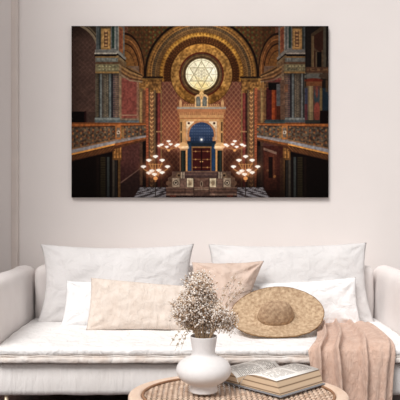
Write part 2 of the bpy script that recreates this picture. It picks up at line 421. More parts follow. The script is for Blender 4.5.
    put(ell(RX, 313.5, 76.5, 9, 3.4), (96, 102, 96)); put(ell(RX, 326, 76, 7, 3), (74, 60, 48)); put(ell(RX, 313.5, 80.4, 9, 2.2), (110, 42, 26)); put(box(RX, 304.5, 322.5, 72.6, 74), (110, 104, 84), .7)
    put(box(RX, 306, 322, 81.5, 88), (120, 74, 42)); put(box(RX, 305.6, 321.5, 86, 122), (92, 84, 66)); put(box(RX, 304.8, 307.6, 88, 122), (60, 66, 92)); put(box(RX, 304.8, 307.4, 104, 122), (112, 46, 50), .8)
    put(box(RX, 308.6, 313.2, 86, 122), (142, 128, 88)); put(box(RX, 309.6, 311.2, 86, 122), (166, 154, 110), .8)
    put(box(RX, 313.2, 320.4, 86, 122), (92, 62, 54)); put(ell(RX, 316.8, 96, 3, 8), (56, 76, 84)); put(ell(RX, 316.8, 92, 1.4, 6), (150, 66, 50), .7); put(ell(RX, 317, 112, 3.0, 10), (156, 72, 58), .9); put(box(RX, 319.8, 322.4, 88, 118), (132, 116, 70), .8)
    put(box(RX, 322.4, 328.6, 88, 116), (28, 46, 60)); put(box(RX, 325.6, 328.6, 80, 92), (94, 72, 46), .7); put(box(RX, 320, 330, 110.5, 123.4), (22, 12, 12)); put(box(RX, 305, 320, 120, 123.4), (52, 56, 52))
    # right: door below the gallery
    put(box(RX, 262, 283, 146, 198), (58, 26, 20)); put(box(RX, 264.6, 276.5, 152, 190), (74, 34, 24)); put(box(RX, 268.6, 272.6, 157, 178), (20, 11, 10), .9)
    put(slab(RX, 263.6, 147.6, 276.6, 150, 152, 154.6), (124, 96, 82), .9); put(box(RX, 273.4, 274.4, 155, 180), (116, 64, 38), .6); put(disc(RX, 274.6, 176.5, 1.4), (166, 108, 54), .8); put(disc(RX, 267.6, 170.5, 1.3), (140, 92, 60), .6)
    put(box(RX, 258, 263.4, 146, 186), (48, 32, 26), .7); put(box(RX, 280, 284.6, 158, 198), (66, 42, 26), .7)
    mul(box(RX, 256, 286, 160, 198) * np.clip((Y - 166) / 28, 0, 1), (.42, .4, .4))

    # ---- floor of the hall
    fl = st(Y - (187.4 + np.maximum(0, 0))) * st(M - (134 + (197.5 - Y) * .6)) * st(168 - M)
    put(st(Y - 186.8) * st(M - 138) * st(171 - M) , (30, 22, 22), .6)
    v = (Y - 178) ; u = (M - 201) / v
    chk = ((np.floor(u * 2.7) + np.floor(60 / v)) % 2)
    put(fl, (52, 46, 50)); put(fl * chk, (128, 128, 138)); put(fl, (60, 50, 50), .3 * g1)

    # ---- the ark
    put(box(M, 186, 202, 120, 172), (190, 146, 104))
    put(box(M, 177, 202, 106.8, 109.4), (150, 150, 158)); put(box(M, 177.4, 202, 109, 112.4), (172, 116, 84)); put(box(M, 178.6, 202, 112.2, 115), (190, 140, 100)); put(box(M, 178.6, 202, 112.2, 115), (136, 84, 60), .55 * wv(M, 1.9))
    put(box(M, 179.4, 202, 115, 118.2), (196, 152, 110)); put(box(M, 180, 202, 117.8, 119.6), (168, 112, 76)); put(box(M, 180, 202, 119.2, 121), (208, 168, 124))
    put(box(M, 179.8, 183.6, 119, 145), (190, 148, 100)); put(box(M, 180.4, 182, 122, 143), (62, 44, 36), .85); put(box(M, 180, 182.4, 131, 133), (190, 150, 104)); put(box(M, 183, 185.8, 121, 146), (204, 158, 112))
    put(box(M, 185.6, 202, 120.8, 148), (190, 138, 102)); put(box(M, 186.2, 194, 121.4, 128.6) * st((128.4 - Y) - (M - 187) * .95 + .6), (228, 222, 216)); put(disc(M, 188.8, 123.2, 1.2), (70, 34, 34)); put(box(M, 186.2, 188.2, 126, 140), (196, 180, 168), .7)
    ab = np.hypot((M - CX) / 1.0, Y - 134.6)
    bl = np.clip(st(12.4 - ab) * st(137 - Y) + box(M, 190.4, 202, 134.6, 143), 0, 1)
    put(np.clip(st(14.2 - ab) * st(137 - Y) + box(M, 188.2, 202, 136, 148), 0, 1), (188, 132, 96))
    put(bl, (42, 60, 94)); put(bl, (124, 142, 176), .5 * np.clip(wv(X - CX, 2.5) * wv(Y, 2.9) * 2.4 - 1.1, 0, 1)); mul(bl * np.clip((Y - 130) / 12, 0, 1), (.55, .6, .66)); mul(bl * np.clip((128 - Y) / 7, 0, 1), (.72, .76, .86))
    put(box(M, 187.2, 202, 141, 171.6), (24, 36, 58)); put(box(M, 188, 191.2, 143, 171), (26, 48, 80)); put(box(M, 188.4, 190.8, 158, 170), (24, 60, 104), .5)
    put(box(M, 191.4, 202, 146.4, 148.2), (128, 88, 50)); put(box(M, 191.8, 202, 148, 170.6), (48, 14, 14)); put(box(M, 192.8, 200.6, 149.4, 169.6), (58, 18, 16), .7)
    for yy in (151.4, 159.4, 167.4): put(box(M, 192.4, 200.8, yy - .4, yy + .4), (170, 122, 66), .5); put(disc(M, 195.6, yy, .8), (210, 160, 88), .6)
    put(box(M, 201, 202, 148, 170), (22, 8, 8)); put(box(M, 191.6, 192.6, 148, 171), (150, 108, 60), .7); put(disc(M, 200.4, 161.6, .6), (200, 150, 90))
    put(box(M, 185.8, 187.4, 148, 171.4), (196, 142, 82)); put(box(M, 180.6, 185.4, 150, 172), (22, 26, 24)); put(box(M, 182.4, 183.2, 150, 172), (50, 62, 54), .7); put(box(M, 179.6, 181, 150, 171), (140, 92, 58), .7)
    put(ell(M, 183, 145.8, 5.4, 3.4), (222, 182, 138)); put(ell(M, 185.4, 147.6, 3.6, 2), (240, 206, 160), .8); put(box(M, 180, 187.6, 148.6, 150.4), (176, 128, 84))
    # tablets and parapet on top of the ark
    put(box(M, 183.5, 195.2, 104, 107), (180, 140, 104)); put(box(M, 183.5, 195.2, 103.6, 106), (132, 82, 60), .8 * st(wv(M, 2.1) - .5)); put(ell(M, 180.5, 103.4, 1.5, 4), (196, 156, 118)); put(box(M, 179, 182, 104.6, 107), (190, 148, 112))
    put(np.clip(box(M, 195, 202, 97.5, 107.2) + disc(M, 198.4, 98, 3.6), 0, 1), (226, 192, 150)); put(np.clip(box(M, 196.2, 200.6, 98.6, 106.4) + disc(M, 198.4, 98.6, 2.2), 0, 1), (98, 106, 116)); put(ell(M, 198.4, 102, 1.3, 3), (128, 136, 142), .6)
    put(ell(M, CX, 94, 2.2, 2.6), (216, 184, 132)); put(ell(M, CX, 90.6, 2.8, 1.4), (196, 164, 104)); put(ell(M, CX, 97.5, 1.6, 2), (206, 164, 116))
    mul(np.clip(box(M, 177, 202, 86, 146) - bl, 0, 1) * st(R - 16.4), (.9, .85, .74))
    # hanging lamp
    gx = np.hypot(X - 201.5, Y - 139.6)
    put(np.exp(-(gx / 2.0) ** 2), (190, 204, 236), .6); put(st(1.0 - gx), (255, 250, 236), .9)
    # platform and steps before the ark
    put(box(M, 172, 202, 171.4, 198), (86, 64, 56)); put(box(M, 184.5, 202, 171.2, 177.6), (72, 52, 50)); put(box(M, 184.5, 202, 171, 172.2), (120, 86, 64), .7)
    put(slab(M, 168, 178, 181, 190, 170, 190), (92, 70, 56)); put(disc(M, 178.9, 175.4, 2.6), (120, 96, 72)); put(disc(M, 178.9, 175.4, 1.1), (30, 22, 20)); put(box(M, 180.8, 184.6, 172, 178.6), (176, 162, 142), .9); put(box(M, 182.4, 183.2, 171, 178.6), (66, 54, 48))
    put(box(M, 172.4, 179.8, 178, 187), (164, 148, 126)); put(disc(M, 175.8, 182.8, 2.7), (70, 56, 48)); put(disc(M, 175.8, 182.8, 1.9), (190, 176, 154)); put(disc(M, 175.8, 182.8, 1.0), (26, 20, 18)); put(disc(M, 168.4, 183.2, 2.4), (104, 76, 58), .9)
    put(box(M, 180, 186.6, 178.6, 187.4), (112, 84, 74)); put(box(M, 180, 186.6, 178.6, 187.4), (150, 130, 112), .5 * wv(M, 1.7) * wv(Y, 1.7))
    put(box(M, 186.8, 193.4, 178.4, 187.4), (196, 182, 154)); put(box(M, 188, 192.2, 180, 186), (168, 150, 122)); put(ell(M, 190.1, 183.2, 1.5, 2), (110, 90, 70), .8)
    put(box(M, 193.4, 202, 178, 187.6), (82, 56, 48)); put(slab(M, 193.6, 177, 202, 179.2, 179.4, 181.6), (104, 78, 66), .8); put(ell(M, CX, 184, 1.5, 3), (150, 128, 108)); put(ell(M, CX, 184, .7, 2), (40, 26, 22))
    put(box(M, 166, 202, 187.2, 198), (74, 52, 46)); put(box(M, 166, 202, 187.2, 188.4), (128, 100, 84), .9); put(box(M, 166, 202, 190.4, 191.4), (96, 66, 54)); put(box(M, 166, 194, 194, 195.2), (140, 112, 96), .8); put(box(M, 166, 202, 195.8, 198), (34, 22, 22)); put(box(M, 170, 176, 195, 197.4), (120, 52, 36), .6)
    put(box(M, 193.6, 202, 188.8, 189.8), (170, 146, 122), .7)
    for yy, c in ((189.6, (112, 84, 70)), (192.4, (60, 42, 38)), (193.2, (118, 90, 76))): put(box(M, 167, 193.6, yy, yy + .7), c, .8)
    put(box(M, 193.4, 194.2, 178, 197), (40, 28, 26), .8); put(box(M, 186.2, 186.9, 178, 187.4), (52, 38, 34), .8); put(box(M, 179.6, 180.3, 178, 187.4), (52, 38, 34), .8)
    put(box(M, 184.6, 202, 174, 174.8), (104, 78, 68), .7); put(box(M, 184.6, 202, 176.6, 177.6), (44, 30, 30), .8)
    mul(st(186 - M) * st(M - 160) * st(Y - 171), (.86, .84, .84))

    # ---- chandeliers
    mul(ring(R, 22, 57) * np.clip((186 - M) / 26, 0, 1) * st(82 - Y), (.78, .76, .74)); mul(ring(R, 30.6, 38.4) * up, (.86, .82, .8))
    mul(st(X - 262) * st(Y - 26) * st(124 - Y), (.88, .84, .84)); mul(box(X, 264, 284, 80, 122), (.82, .78, .8))
    wall = st(M - 162) * st(Y - 58) * st(R - 31) * st(171 - Y)
    mul(st(M - 162) * st(177 - M) * st(Y - 58) * st(R - 31) * st(171 - Y), (.87, .83, .8))
    mul(fr, (.86, .84, .82)); mul(box(M, 60, 96, 26, 112), (1.16, 1.14, 1.14))
    mul(box(X, 305.4, 329, 26, 124), (.82, .8, .8))
    orn = 1 - box(M, 60, 97, 20, 124) * .6 - st(16 - R) * .8 - bl * .6 - np.clip(box(M, 60, 118, 150, 200), 0, 1) * .5
    orn = orn * (1 - .75 * wall)
    img *= (1 + orn * ((g1 - .5) * .26 + (g2 - .5) * .12))[..., None]
    gray = img.mean(2, keepdims=True); img = gray + (img - gray) * .84; img *= np.array([1.03, 1.0, .96])
    def lamp(x, y, s):
        s = s * 1.15
        g = np.hypot(X - x, Y - y)
        put(np.exp(-(g / (3.6 * s)) ** 2), (226, 150, 104), .3)
        put(np.clip(ell(X, x, y - .6 * s, 2.3 * s, 1.1 * s) + st(1.9 * s - (Y - y + .6 * s) * 1.0 - np.abs(X - x)) * st(Y - y + .8 * s) * st(y + 1.9 * s - Y), 0, 1), (255, 246, 234))
    def front(cx):
        put(line(X, cx, 153, cx, 196, .9), (34, 24, 20), .9); put(np.exp(-((X - cx) / 11) ** 2 - ((Y - 170) / 9) ** 2), (130, 70, 44), .5)
        for dx in (-12, -6.5, 6.5, 12): put(line(X, cx, 176, cx + dx, 169 if abs(dx) > 8 else 163, .9), (200, 146, 84), .8)
        for dx in (-2.6, 0, 2.6): put(line(X, cx + dx, 164, cx + dx, 176, .8), (214, 158, 92), .75)
        put(line(X, cx - 7, 164.4, cx + 7, 164.4, .8), (190, 134, 78), .7); put(ell(X, cx, 178.4, 2.2, 1.8), (232, 160, 92)); put(disc(X, cx, 181, .9), (150, 92, 54))
        for dx, yy in ((0, 157), (-6.6, 160.8), (6.6, 160.8), (-12, 167.2), (12, 167.2), (-6.6, 173.4), (-3.6, 171.4), (-1.0, 174.8), (3.2, 170.8), (6.6, 173)): lamp(cx + dx, yy, 1.0)
    def back(cx, sg):
        for dx in (-9, -4, 4, 9): put(line(X, cx, 150, cx + dx, 147, .7), (190, 134, 80), .7)
        put(ell(X, cx, 150.4, 1.5, 1.1), (226, 162, 98))
        for dx, yy in ((0, 141.6), (-2 * sg, 144.6), (1.8 * sg, 147.2), (9.4 * sg, 146.2), (7 * sg, 145), (-7.6 * sg, 146.2), (-9.2 * sg, 145)): lamp(cx + dx, yy, .74)
    back(168.6, -1); back(234.8, 1); front(155.5); front(245.6)

    # the picture as it is printed: a little grain, dark corners of the photographed hall
    img *= (0.93 + .14 * g1)[..., None]
    e = np.clip(np.hypot((X - CX) / 150, (Y - 100) / 130), 0, 2)
    img *= np.clip(1.12 - .32 * e ** 2, .5, 1.2)[..., None]
    return np.clip(img, 0.004, 1)

# ------------------------------------------------------------------ materials
M_wall = plain('plaster_wall', (236, 228, 224), .9, .15, col2=(232, 224, 220), scale=3, bump=.05)
M_trim = plain('painted_trim', (226, 214, 207), .6, .25, scale=6)
M_floor = plain('dark_wood_floor', (70, 40, 32), .5, .3, col2=(48, 27, 22), scale=5, stretch=(8, .6, 1), bump=.1)
M_sofa = fabric('sofa_linen', (236, 229, 226), (229, 221, 218), scale=8, bump=.35)
M_seat = fabric('seat_linen', (246, 243, 241), (241, 238, 236), scale=7, bump=.35, wr=.9, wr_scale=17)
M_pad = fabric('seat_pad_linen', (244, 238, 233), (226, 210, 198), scale=16, bump=.3, wr=.6, wr_scale=22, mix=.4)
M_base = fabric('sofa_base_linen', (247, 242, 239), (240, 234, 230), scale=9, bump=.35, wr=.3, wr_scale=24, wst=(1.6, 1, .28))
M_big = fabric('white_cushion_linen', (222, 218, 217), (214, 210, 208), scale=7, bump=.35, wr=.7, wr_scale=12)
M_white = fabric('bright_white_cotton', (240, 239, 239), (236, 235, 235), scale=7, bump=.3, wr=.9, wr_scale=15)
M_beige = fabric('beige_crinkled_linen', (230, 217, 206), (218, 202, 189), scale=26, bump=.4, wr=.6, wr_scale=30, mix=.4, wst=(1, 1, .7))
M_rust = fabric('blush_crinkled_linen', (219, 197, 183), (205, 180, 164), scale=20, bump=.4, wr=.9, wr_scale=17, mix=.4)
M_throw = fabric('blush_throw_weave', (219, 190, 173), (202, 169, 150), scale=30, weave=260, bump=.7, wr=.6, wr_scale=44, mix=.4, wst=(1.5, 1.5, .45))
M_leg = plain('brushed_leg_metal', (206, 186, 160), .4, .5, .3)
M_crown = plain('woven_straw_crown', (206, 177, 146), .9, .1, col2=(128, 99, 76), scale=60, bump=1.0, mix=.6)
M_straw = plain('woven_straw', (218, 192, 160), .9, .1, col2=(144, 113, 86), scale=62, bump=1.0, mix=.6)
M_vase = plain('matte_white_ceramic', (229, 224, 222), .75, .25, scale=60, col2=(236, 231, 229), bump=.08)
M_rattan = plain('bleached_rattan', (236, 212, 193), .55, .35, col2=(218, 188, 164), scale=18, stretch=(1, 1, 6), bump=.15)
M_cane = plain('woven_cane', (240, 218, 198), .6, .3, col2=(178, 142, 114), scale=34, bump=.2)
M_cover = plain('slate_book_cloth', (150, 150, 154), .7, .2)
M_stem = plain('dried_stem', (206, 180, 150), .9, .1, col2=(170, 140, 110), scale=60)

def paper_edge():
    m, nt, b, N, L = new_mat('paper_edges')
    tc = N('ShaderNodeTexCoord'); w = N('ShaderNodeTexWave'); w.bands_direction = 'Z'
    w.inputs['Scale'].default_value = 13.5; w.inputs['Distortion'].default_value = .25; w.inputs['Detail'].default_value = 1
    pw = N('ShaderNodeMath'); pw.operation = 'POWER'; pw.inputs[1].default_value = 8; L(w.outputs['Fac'], pw.inputs[0])
    iv = N('ShaderNodeMath'); iv.operation = 'SUBTRACT'; iv.inputs[0].default_value = 1; L(pw.outputs[0], iv.inputs[1])
    L(tc.outputs['Object'], w.inputs['Vector'])
    mx = N('ShaderNodeMix'); mx.data_type = 'RGBA'; mx.inputs['A'].default_value = lin((122, 96, 72)); mx.inputs['B'].default_value = lin((214, 188, 158))
    L(iv.outputs[0], mx.inputs['Factor']); L(mx.outputs['Result'], b.inputs['Base Color']); b.inputs['Roughness'].default_value = .85
    return m
M_edge = paper_edge()

def printed_page(name, seed):
    # rows of dark print in two paragraphs, unreadable small as in the photograph
    m, nt, b, N, L = new_mat(name)
    uv = N('ShaderNodeUVMap'); sp = N('ShaderNodeSeparateXYZ'); L(uv.outputs['UV'], sp.inputs['Vector'])
    def math_(op, a, bb=None):
        n = N('ShaderNodeMath'); n.operation = op
        for i, s in enumerate((a, bb)):
            if s is None: continue
            if isinstance(s, (int, float)): n.inputs[i].default_value = s
            else: L(s, n.inputs[i])
        return n.outputs[0]
    u, v = sp.outputs['X'], sp.outputs['Y']
    rows = math_('GREATER_THAN', math_('FRACT', math_('MULTIPLY', v, 26)), .42)
    mp = N('ShaderNodeMapping'); mp.inputs['Scale'].default_value = (30, 26, 1); mp.inputs['Location'].default_value = (seed, 0, 0); L(uv.outputs['UV'], mp.inputs['Vector'])
    fl = N('ShaderNodeVectorMath'); fl.operation = 'FLOOR'; L(mp.outputs['Vector'], fl.inputs[0])
    wn = N('ShaderNodeTexWhiteNoise'); L(fl.outputs['Vector'], wn.inputs['Vector'])
    words = math_('GREATER_THAN', wn.outputs['Value'], .14)
    inu = math_('MULTIPLY', math_('GREATER_THAN', u, .12), math_('LESS_THAN', u, .88))
    inv = math_('MULTIPLY', math_('GREATER_THAN', v, .07), math_('LESS_THAN', v, .93))
    gap = math_('GREATER_THAN', math_('ABSOLUTE', math_('SUBTRACT', v, .52 + .06 * seed)), .028)
    ink = math_('MULTIPLY', math_('MULTIPLY', rows, words), math_('MULTIPLY', math_('MULTIPLY', inu, inv), gap))
    mx = N('ShaderNodeMix'); mx.data_type = 'RGBA'; mx.inputs['A'].default_value = lin((240, 235, 228)); mx.inputs['B'].default_value = lin((170, 163, 157))
    L(ink, mx.inputs['Factor']); L(mx.outputs['Result'], b.inputs['Base Color']); b.inputs['Roughness'].default_value = .8
    return m

def blossom_mat(name, stops):
    m, nt, b, N, L = new_mat(name)
    g = N('ShaderNodeNewGeometry'); r = N('ShaderNodeValToRGB'); L(g.outputs['Random Per Island'], r.inputs['Fac'])
    r.color_ramp.interpolation = 'CONSTANT'
    els = r.color_ramp.elements
    els[0].position = 0; els[0].color = lin(stops[0][1]); els[1].position = stops[1][0]; els[1].color = lin(stops[1][1])
    for p, c in stops[2:]:
        e = els.new(p); e.color = lin(c)
    L(r.outputs['Color'], b.inputs['Base Color']); b.inputs['Roughness'].default_value = .9; b.inputs['Specular IOR Level'].default_value = .1
    return m
M_bloom = blossom_mat('dried_blossoms', [(0, (252, 244, 236)), (.5, (242, 226, 210)), (.74, (222, 196, 170)), (.89, (166, 134, 108)), (.96, (100, 74, 56))])

# ------------------------------------------------------------------ setting
def quad_obj(name, pts, mat): return struct(mesh_obj(name, [Vector(p) for p in pts], [tuple(range(len(pts)))], mat, smooth=False))
quad_obj('floor', [(-4, -6.5, 0), (4, -6.5, 0), (4, 0, 0), (-4, 0, 0)], M_floor)
quad_obj('wall_back', [(-4, 0, 0), (4, 0, 0), (4, 0, 4.4), (-4, 0, 4.4)], M_wall)
# upright casing on the wall at the left, two stepped faces
x0 = (12 - 200) * 4.45 / F; x1 = (18.6 - 200) * 4.45 / F
out = [(x0, 0), (x0, -.012), (x0 + .004, -.016), (x1 - .006, -.026), (x1, -.022), (x1, 0)]
V = [Vector((x, y, 0)) for x, y in out] + [Vector((x, y, 4.4)) for x, y in out]; n = len(out)
struct(mesh_obj('trim_1', V, [tuple(range(n)), tuple(range(n, 2 * n))] + [(i, (i + 1) % n, n + (i + 1) % n, n + i) for i in range(n)], M_trim, smooth=False))
out = [(-4, 0), (-4, -.014), (4, -.014), (4, 0)]
V = [Vector((x, y, 0)) for x, y in out] + [Vector((x, y, .09)) for x, y in out]
struct(mesh_obj('baseboard_back', V, [(0, 1, 2, 3), (4, 5, 6, 7), (0, 1, 5, 4), (1, 2, 6, 5), (2, 3, 7, 6), (3, 0, 4, 7)], M_trim, smooth=False))

V, Fc = prism([(-1.95, 0), (-1.75, 0), (-1.75, 4.4), (-1.95, 4.4)], -1.5, 0)  # unseen wall piece, added to block daylight and darken the back wall's left
struct(mesh_obj('shade_wall_left', V, Fc, M_wall, smooth=False))

# ------------------------------------------------------------------ canvas print
DC = 4.428
TL, BR = P(PX0, PY0, DC), P(PX1, PY1, DC)
cv = thing('canvas_print', 'large landscape canvas print of an ornate gilded synagogue hall hanging on the wall', 'picture', ((TL.x + BR.x) / 2, 0, BR.z))
pic = paint_picture()
gx = np.linspace(TL.x, BR.x, NXP + 1); gz = np.linspace(TL.z, BR.z, NYP + 1)
GX, GZ = np.meshgrid(gx, gz)
co = np.stack([GX - cv.location.x, np.full_like(GX, TL.y), GZ - cv.location.z], -1).reshape(-1, 3)
idx = np.arange((NXP + 1) * (NYP + 1)).reshape(NYP + 1, NXP + 1)
quads = np.stack([idx[1:, :-1], idx[1:, 1:], idx[:-1, 1:], idx[:-1, :-1]], -1).reshape(-1, 4)
me = bpy.data.meshes.new('printed_canvas')
me.vertices.add(len(co)); me.vertices.foreach_set('co', co.ravel().astype(np.float32))
me.loops.add(quads.size); me.loops.foreach_set('vertex_index', quads.ravel().astype(np.int32))
me.polygons.add(len(quads)); me.polygons.foreach_set('loop_start', (np.arange(len(quads)) * 4).astype(np.int32))
me.update(calc_edges=True); me.validate()
lc = np.where(pic <= .04045, pic / 12.92, ((pic + .055) / 1.055) ** 2.4).reshape(-1, 3)
rgba = np.concatenate([np.repeat(lc, 4, axis=0), np.ones((len(lc) * 4, 1))], 1).astype(np.float32)
at = me.color_attributes.new('print', 'FLOAT_COLOR', 'CORNER'); at.data.foreach_set('color', rgba.ravel())
m, nt, b, N, L = new_mat('printed_canvas_ink')
a = N('ShaderNodeVertexColor'); a.layer_name = 'print'; L(a.outputs['Color'], b.inputs['Base Color'])
b.inputs['Roughness'].default_value = .9; b.inputs['Specular IOR Level'].default_value = .03
me.materials.append(m)
o = bpy.data.objects.new('printed_canvas', me); COL.objects.link(o); o.parent = cv
M_cedge = plain('canvas_wrap', (58, 44, 38), .9, .1, col2=(36, 26, 22), scale=12)
w = .004
ring_ = [(TL.x, TL.z), (BR.x, TL.z), (BR.x, BR.z), (TL.x, BR.z)]
V = [Vector((x, TL.y, z)) for x, z in ring_] + [Vector((x, -.002, z)) for x, z in ring_]
mesh_obj('canvas_edge', V, [(i, (i + 1) % 4, 4 + (i + 1) % 4, 4 + i) for i in range(4)], M_cedge, cv, smooth=False)
M_pine = plain('pine_bar', (196, 160, 116), .8, .2)
ins = .03
for a0, a1, b0, b1 in ((TL.x + .005, TL.x + .035, BR.z + .005, TL.z - .005), (BR.x - .035, BR.x - .005, BR.z + .005, TL.z - .005),
                       (TL.x + .036, BR.x - .036, TL.z - .035, TL.z - .005), (TL.x + .036, BR.x - .036, BR.z + .005, BR.z + .035)):
    V, Fc = prism([(a0, b0), (a1, b0), (a1, b1), (a0, b1)], TL.y + .002, -.003)
    mesh_obj('stretcher_bar', V, Fc, M_pine, cv, smooth=False)

# ------------------------------------------------------------------ sofa
def D(d): return CAMY + d
sofa = thing('sofa', 'long white linen sofa with rounded arms and thin metal legs under the canvas print', 'sofa', (.03, D(3.85), 0))
XL, XR = -1.004, 1.058
def base_shape(q): return q + Vector((0, 0, 0))
soft_box('base', (XL - .11, D(3.362), .163), (XR + .11, D(4.38), .318), .022, .035, M_base, sofa, amp=.004, freq=7, seed=3)
soft_box('seat_pad', (XL + .003, D(3.322), .329), (XR - .003, D(4.16), .364), .015, .03, M_pad, sofa, amp=.003, freq=18, seed=5)
def seat_shape(q):
    t = (q.y - D(3.33)) / .8
    if q.z > .38: q.z += .012 * math.sin(min(max(t, 0), 1) * PI * .6) + .004 * fbm(q, 5, 9)
    return q
sc_ = soft_box('seat_cushion', (XL + .003, D(3.332), .3655), (XR - .003, D(4.16), .404), .0185, .03, M_seat, sofa, amp=.003, freq=9, seed=7, shape=seat_shape)
V, Fc = tube([(XL + .03 + (XR - XL - .06) * i / 80, D(3.3295) + .0015 * math.sin(i * 1.7), .3655 + .0012 * math.sin(i * .9)) for i in range(81)], .0036, 8)
mesh_obj('piping', V, Fc, M_pad, sofa)
soft_box('backrest', (XL + .002, D(4.15), .30), (XR - .002, D(4.37), .722), .045, .03, M_sofa, sofa, amp=.004, freq=5, seed=2)
for s, xi in ((-1, XL), (1, XR)):
    lo, hi = (xi - .125, xi) if s < 0 else (xi, xi + .125)
    def arm_shape(q, s=s, xi=xi):
        k = (q.z - .3) / .4                      # leans a little outwards and thins to the top
        q.x += s * .025 * max(0, k) ** 2
        q.z += .006 * fbm((q.x, q.y, 0), 4, 4 + s)
        return q
    soft_box('armrest', (lo, D(3.30), .319), (hi, D(4.36), .712), .058, .035, M_sofa, sofa, amp=.004, freq=5, seed=6 + s, shape=arm_shape)
for lx, ld in ((-.951, 3.39), (1.0, 3.39), (-.951, 4.3), (1.0, 4.3)):
    V, Fc = tube([(lx, D(ld), 0), (lx, D(ld), .02), (lx, D(ld), .165)], .008, 12, r1=.011)
    mesh_obj('leg', V, Fc, M_leg, sofa)

# ------------------------------------------------------------------ cushions
def cushion(name, label, tl, tr, bl, br, dt, db, th, mat, seed, pinch=.04, wr=.006, group=None, n=44, freq=6, twist=(0, 0)):
    A, B, C, E = P(*tl, dt + twist[0]), P(*tr, dt + twist[1]), P(*bl, db), P(*br, db)
    nrm = (B - A).cross(C - A).normalized()
    if nrm.y > 0: nrm = -nrm                          # towards the viewer
    W = ((B - A).length + (E - C).length) / 2; H = ((C - A).length + (E - B).length) / 2
    V, Fc = [], []
    for side in (1, -1):
        for j in range(n + 1):
            for i in range(n + 1):
                u = i / n * 2 - 1; v = j / n * 2 - 1
                u = u * 1.0 + .12 * math.sin(PI * u) ; v = v + .12 * math.sin(PI * v)
                u = max(-1, min(1, u)); v = max(-1, min(1, v))
                uu = u * (1 - pinch * (1 - v * v) * abs(u) ** 3); vv = v * (1 - pinch * (W / H) ** .5 * .8 * (1 - u * u) * abs(v) ** 3)
                a, bq = (uu + 1) / 2, (vv + 1) / 2
                p = A * (1 - a) * (1 - bq) + B * a * (1 - bq) + C * (1 - a) * bq + E * a * bq
                prof = max(0, (1 - abs(u) ** 2.4) * (1 - abs(v) ** 2.4)) ** .6
                edge = min(1, 4 * (1 - max(abs(u), abs(v))))
                w1 = fbm((p.x, p.y, p.z), freq, seed, 4) * wr * edge
                # short pleats that radiate from the corners
                cr = 0
                for su in (-1, 1):
                    for sv in (-1, 1):
                        dx, dy = (u - su) * W / 2, (v - sv) * H / 2
                        rr = math.hypot(dx, dy); an = math.atan2(dy, dx)
                        cr += math.exp(-(rr / .11) ** 2) * math.sin(an * 11 + seed) * min(1, rr / .03)
                t = th / 2 * prof * side + (w1 + cr * wr * .9 * edge) * (1 if side > 0 else -.5)
                p = p + nrm * t
                if v in (-1, 1) or u in (-1, 1): p = p + Vector((0, 0, .0022 * fbm((p.x, 0, p.z), 16, seed)))
                V.append(p)
    m_ = (n + 1) * (n + 1)
    for s in (0, 1):
        for j in range(n):
            for i in range(n):
                k = s * m_ + j * (n + 1) + i
                Fc.append((k, k + 1, k + n + 2, k + n + 1))
    o = mesh_obj(name, V, Fc, mat)
    bm = bmesh.new(); bm.from_mesh(o.data); bmesh.ops.remove_doubles(bm, verts=bm.verts, dist=.0004)
    bmesh.ops.recalc_face_normals(bm, faces=bm.faces); bm.to_mesh(o.data); bm.free()
    for p in o.data.polygons: p.use_smooth = True
    zmin = min(v.co.z for v in o.data.vertices); c = (C + E) / 2
    rebase(o, (c.x, c.y, zmin))
    return tag(o, label, 'cushion', group)

G_big, G_sm = 'large white back cushions', 'small white cushions'
cushion('back_cushion', 'large white back cushion standing behind the beige lumbar pillow', (40.5, 244), (194, 244), (36, 325), (200, 325), 4.12, 3.99, .17, M_big, 3, .095, .017, G_big, freq=5)
cushion('back_cushion', 'large white back cushion standing behind the straw hat', (208.5, 244), (366.5, 242.5), (205, 325), (375.5, 324), 4.12, 3.99, .17, M_big, 8, .07, .021, G_big, freq=6)
cushion('small_cushion', 'small bright white cushion half hidden by the beige lumbar pillow', (66.5, 280.5), (150, 283), (60.5, 327), (150, 328), 3.93, 3.88, .09, M_white, 5, .05, .008, G_sm)
cushion('small_cushion', 'small white cushion leaning between the straw hat and a large back cushion', (246, 284), (356, 277.5), (240, 328), (362.5, 327), 3.965, 3.90, .09, M_white, 12, .045, .014, G_sm, freq=8)
cushion('lumbar_pillow', 'oblong beige crinkled linen lumbar pillow at the front left of the sofa', (91, 277.5), (205, 287), (86, 330), (206, 331), 3.80, 3.745, .12, M_beige, 21, .03, .011, freq=12)
cushion('square_pillow', 'square blush pillow leaning between lumbar pillow and straw hat behind the flowers', (192, 262), (264, 261), (192, 328), (243, 324), 3.90, 3.80, .15, M_rust, 17, .07, .017, freq=9)

# ------------------------------------------------------------------ straw hat
hat = thing('sun_hat', 'wide brimmed straw sun hat lying on the sofa seat against a white cushion', 'hat', (.40, D(3.53), .41))
def hat_path(t):                          # t from -1 (front) to 1 (back): Y and Z along the bent middle line
    L_, a0, da = .372, math.radians(15), math.radians(46)
    s = (t + 1) / 2; a = a0 + da * s
    return L_ * (math.sin(a) - math.sin(a0)) / da, L_ * (math.cos(a0) - math.cos(a)) / da, a
hx = (277.5 - 200) * 3.68 / F
def hat_pt(u, v, h):
    r = math.hypot(u, v)
    if v < 0 and r > 1e-6: u = u * max(abs(u) / r, .05) ** (-.30 * min(1, r))
    y, z, an = hat_path(v)
    x = hx + u * .248 * (1 + .02 * math.sin(v * 3)) + .022 * v
    nrm = Vector((0, -math.sin(an), math.cos(an)))
    side = .018 * u * u * (1 - v) * .5        # sides curl up a little
    return Vector((x, D(3.52) + y, .4165 + z + side)) + nrm * h
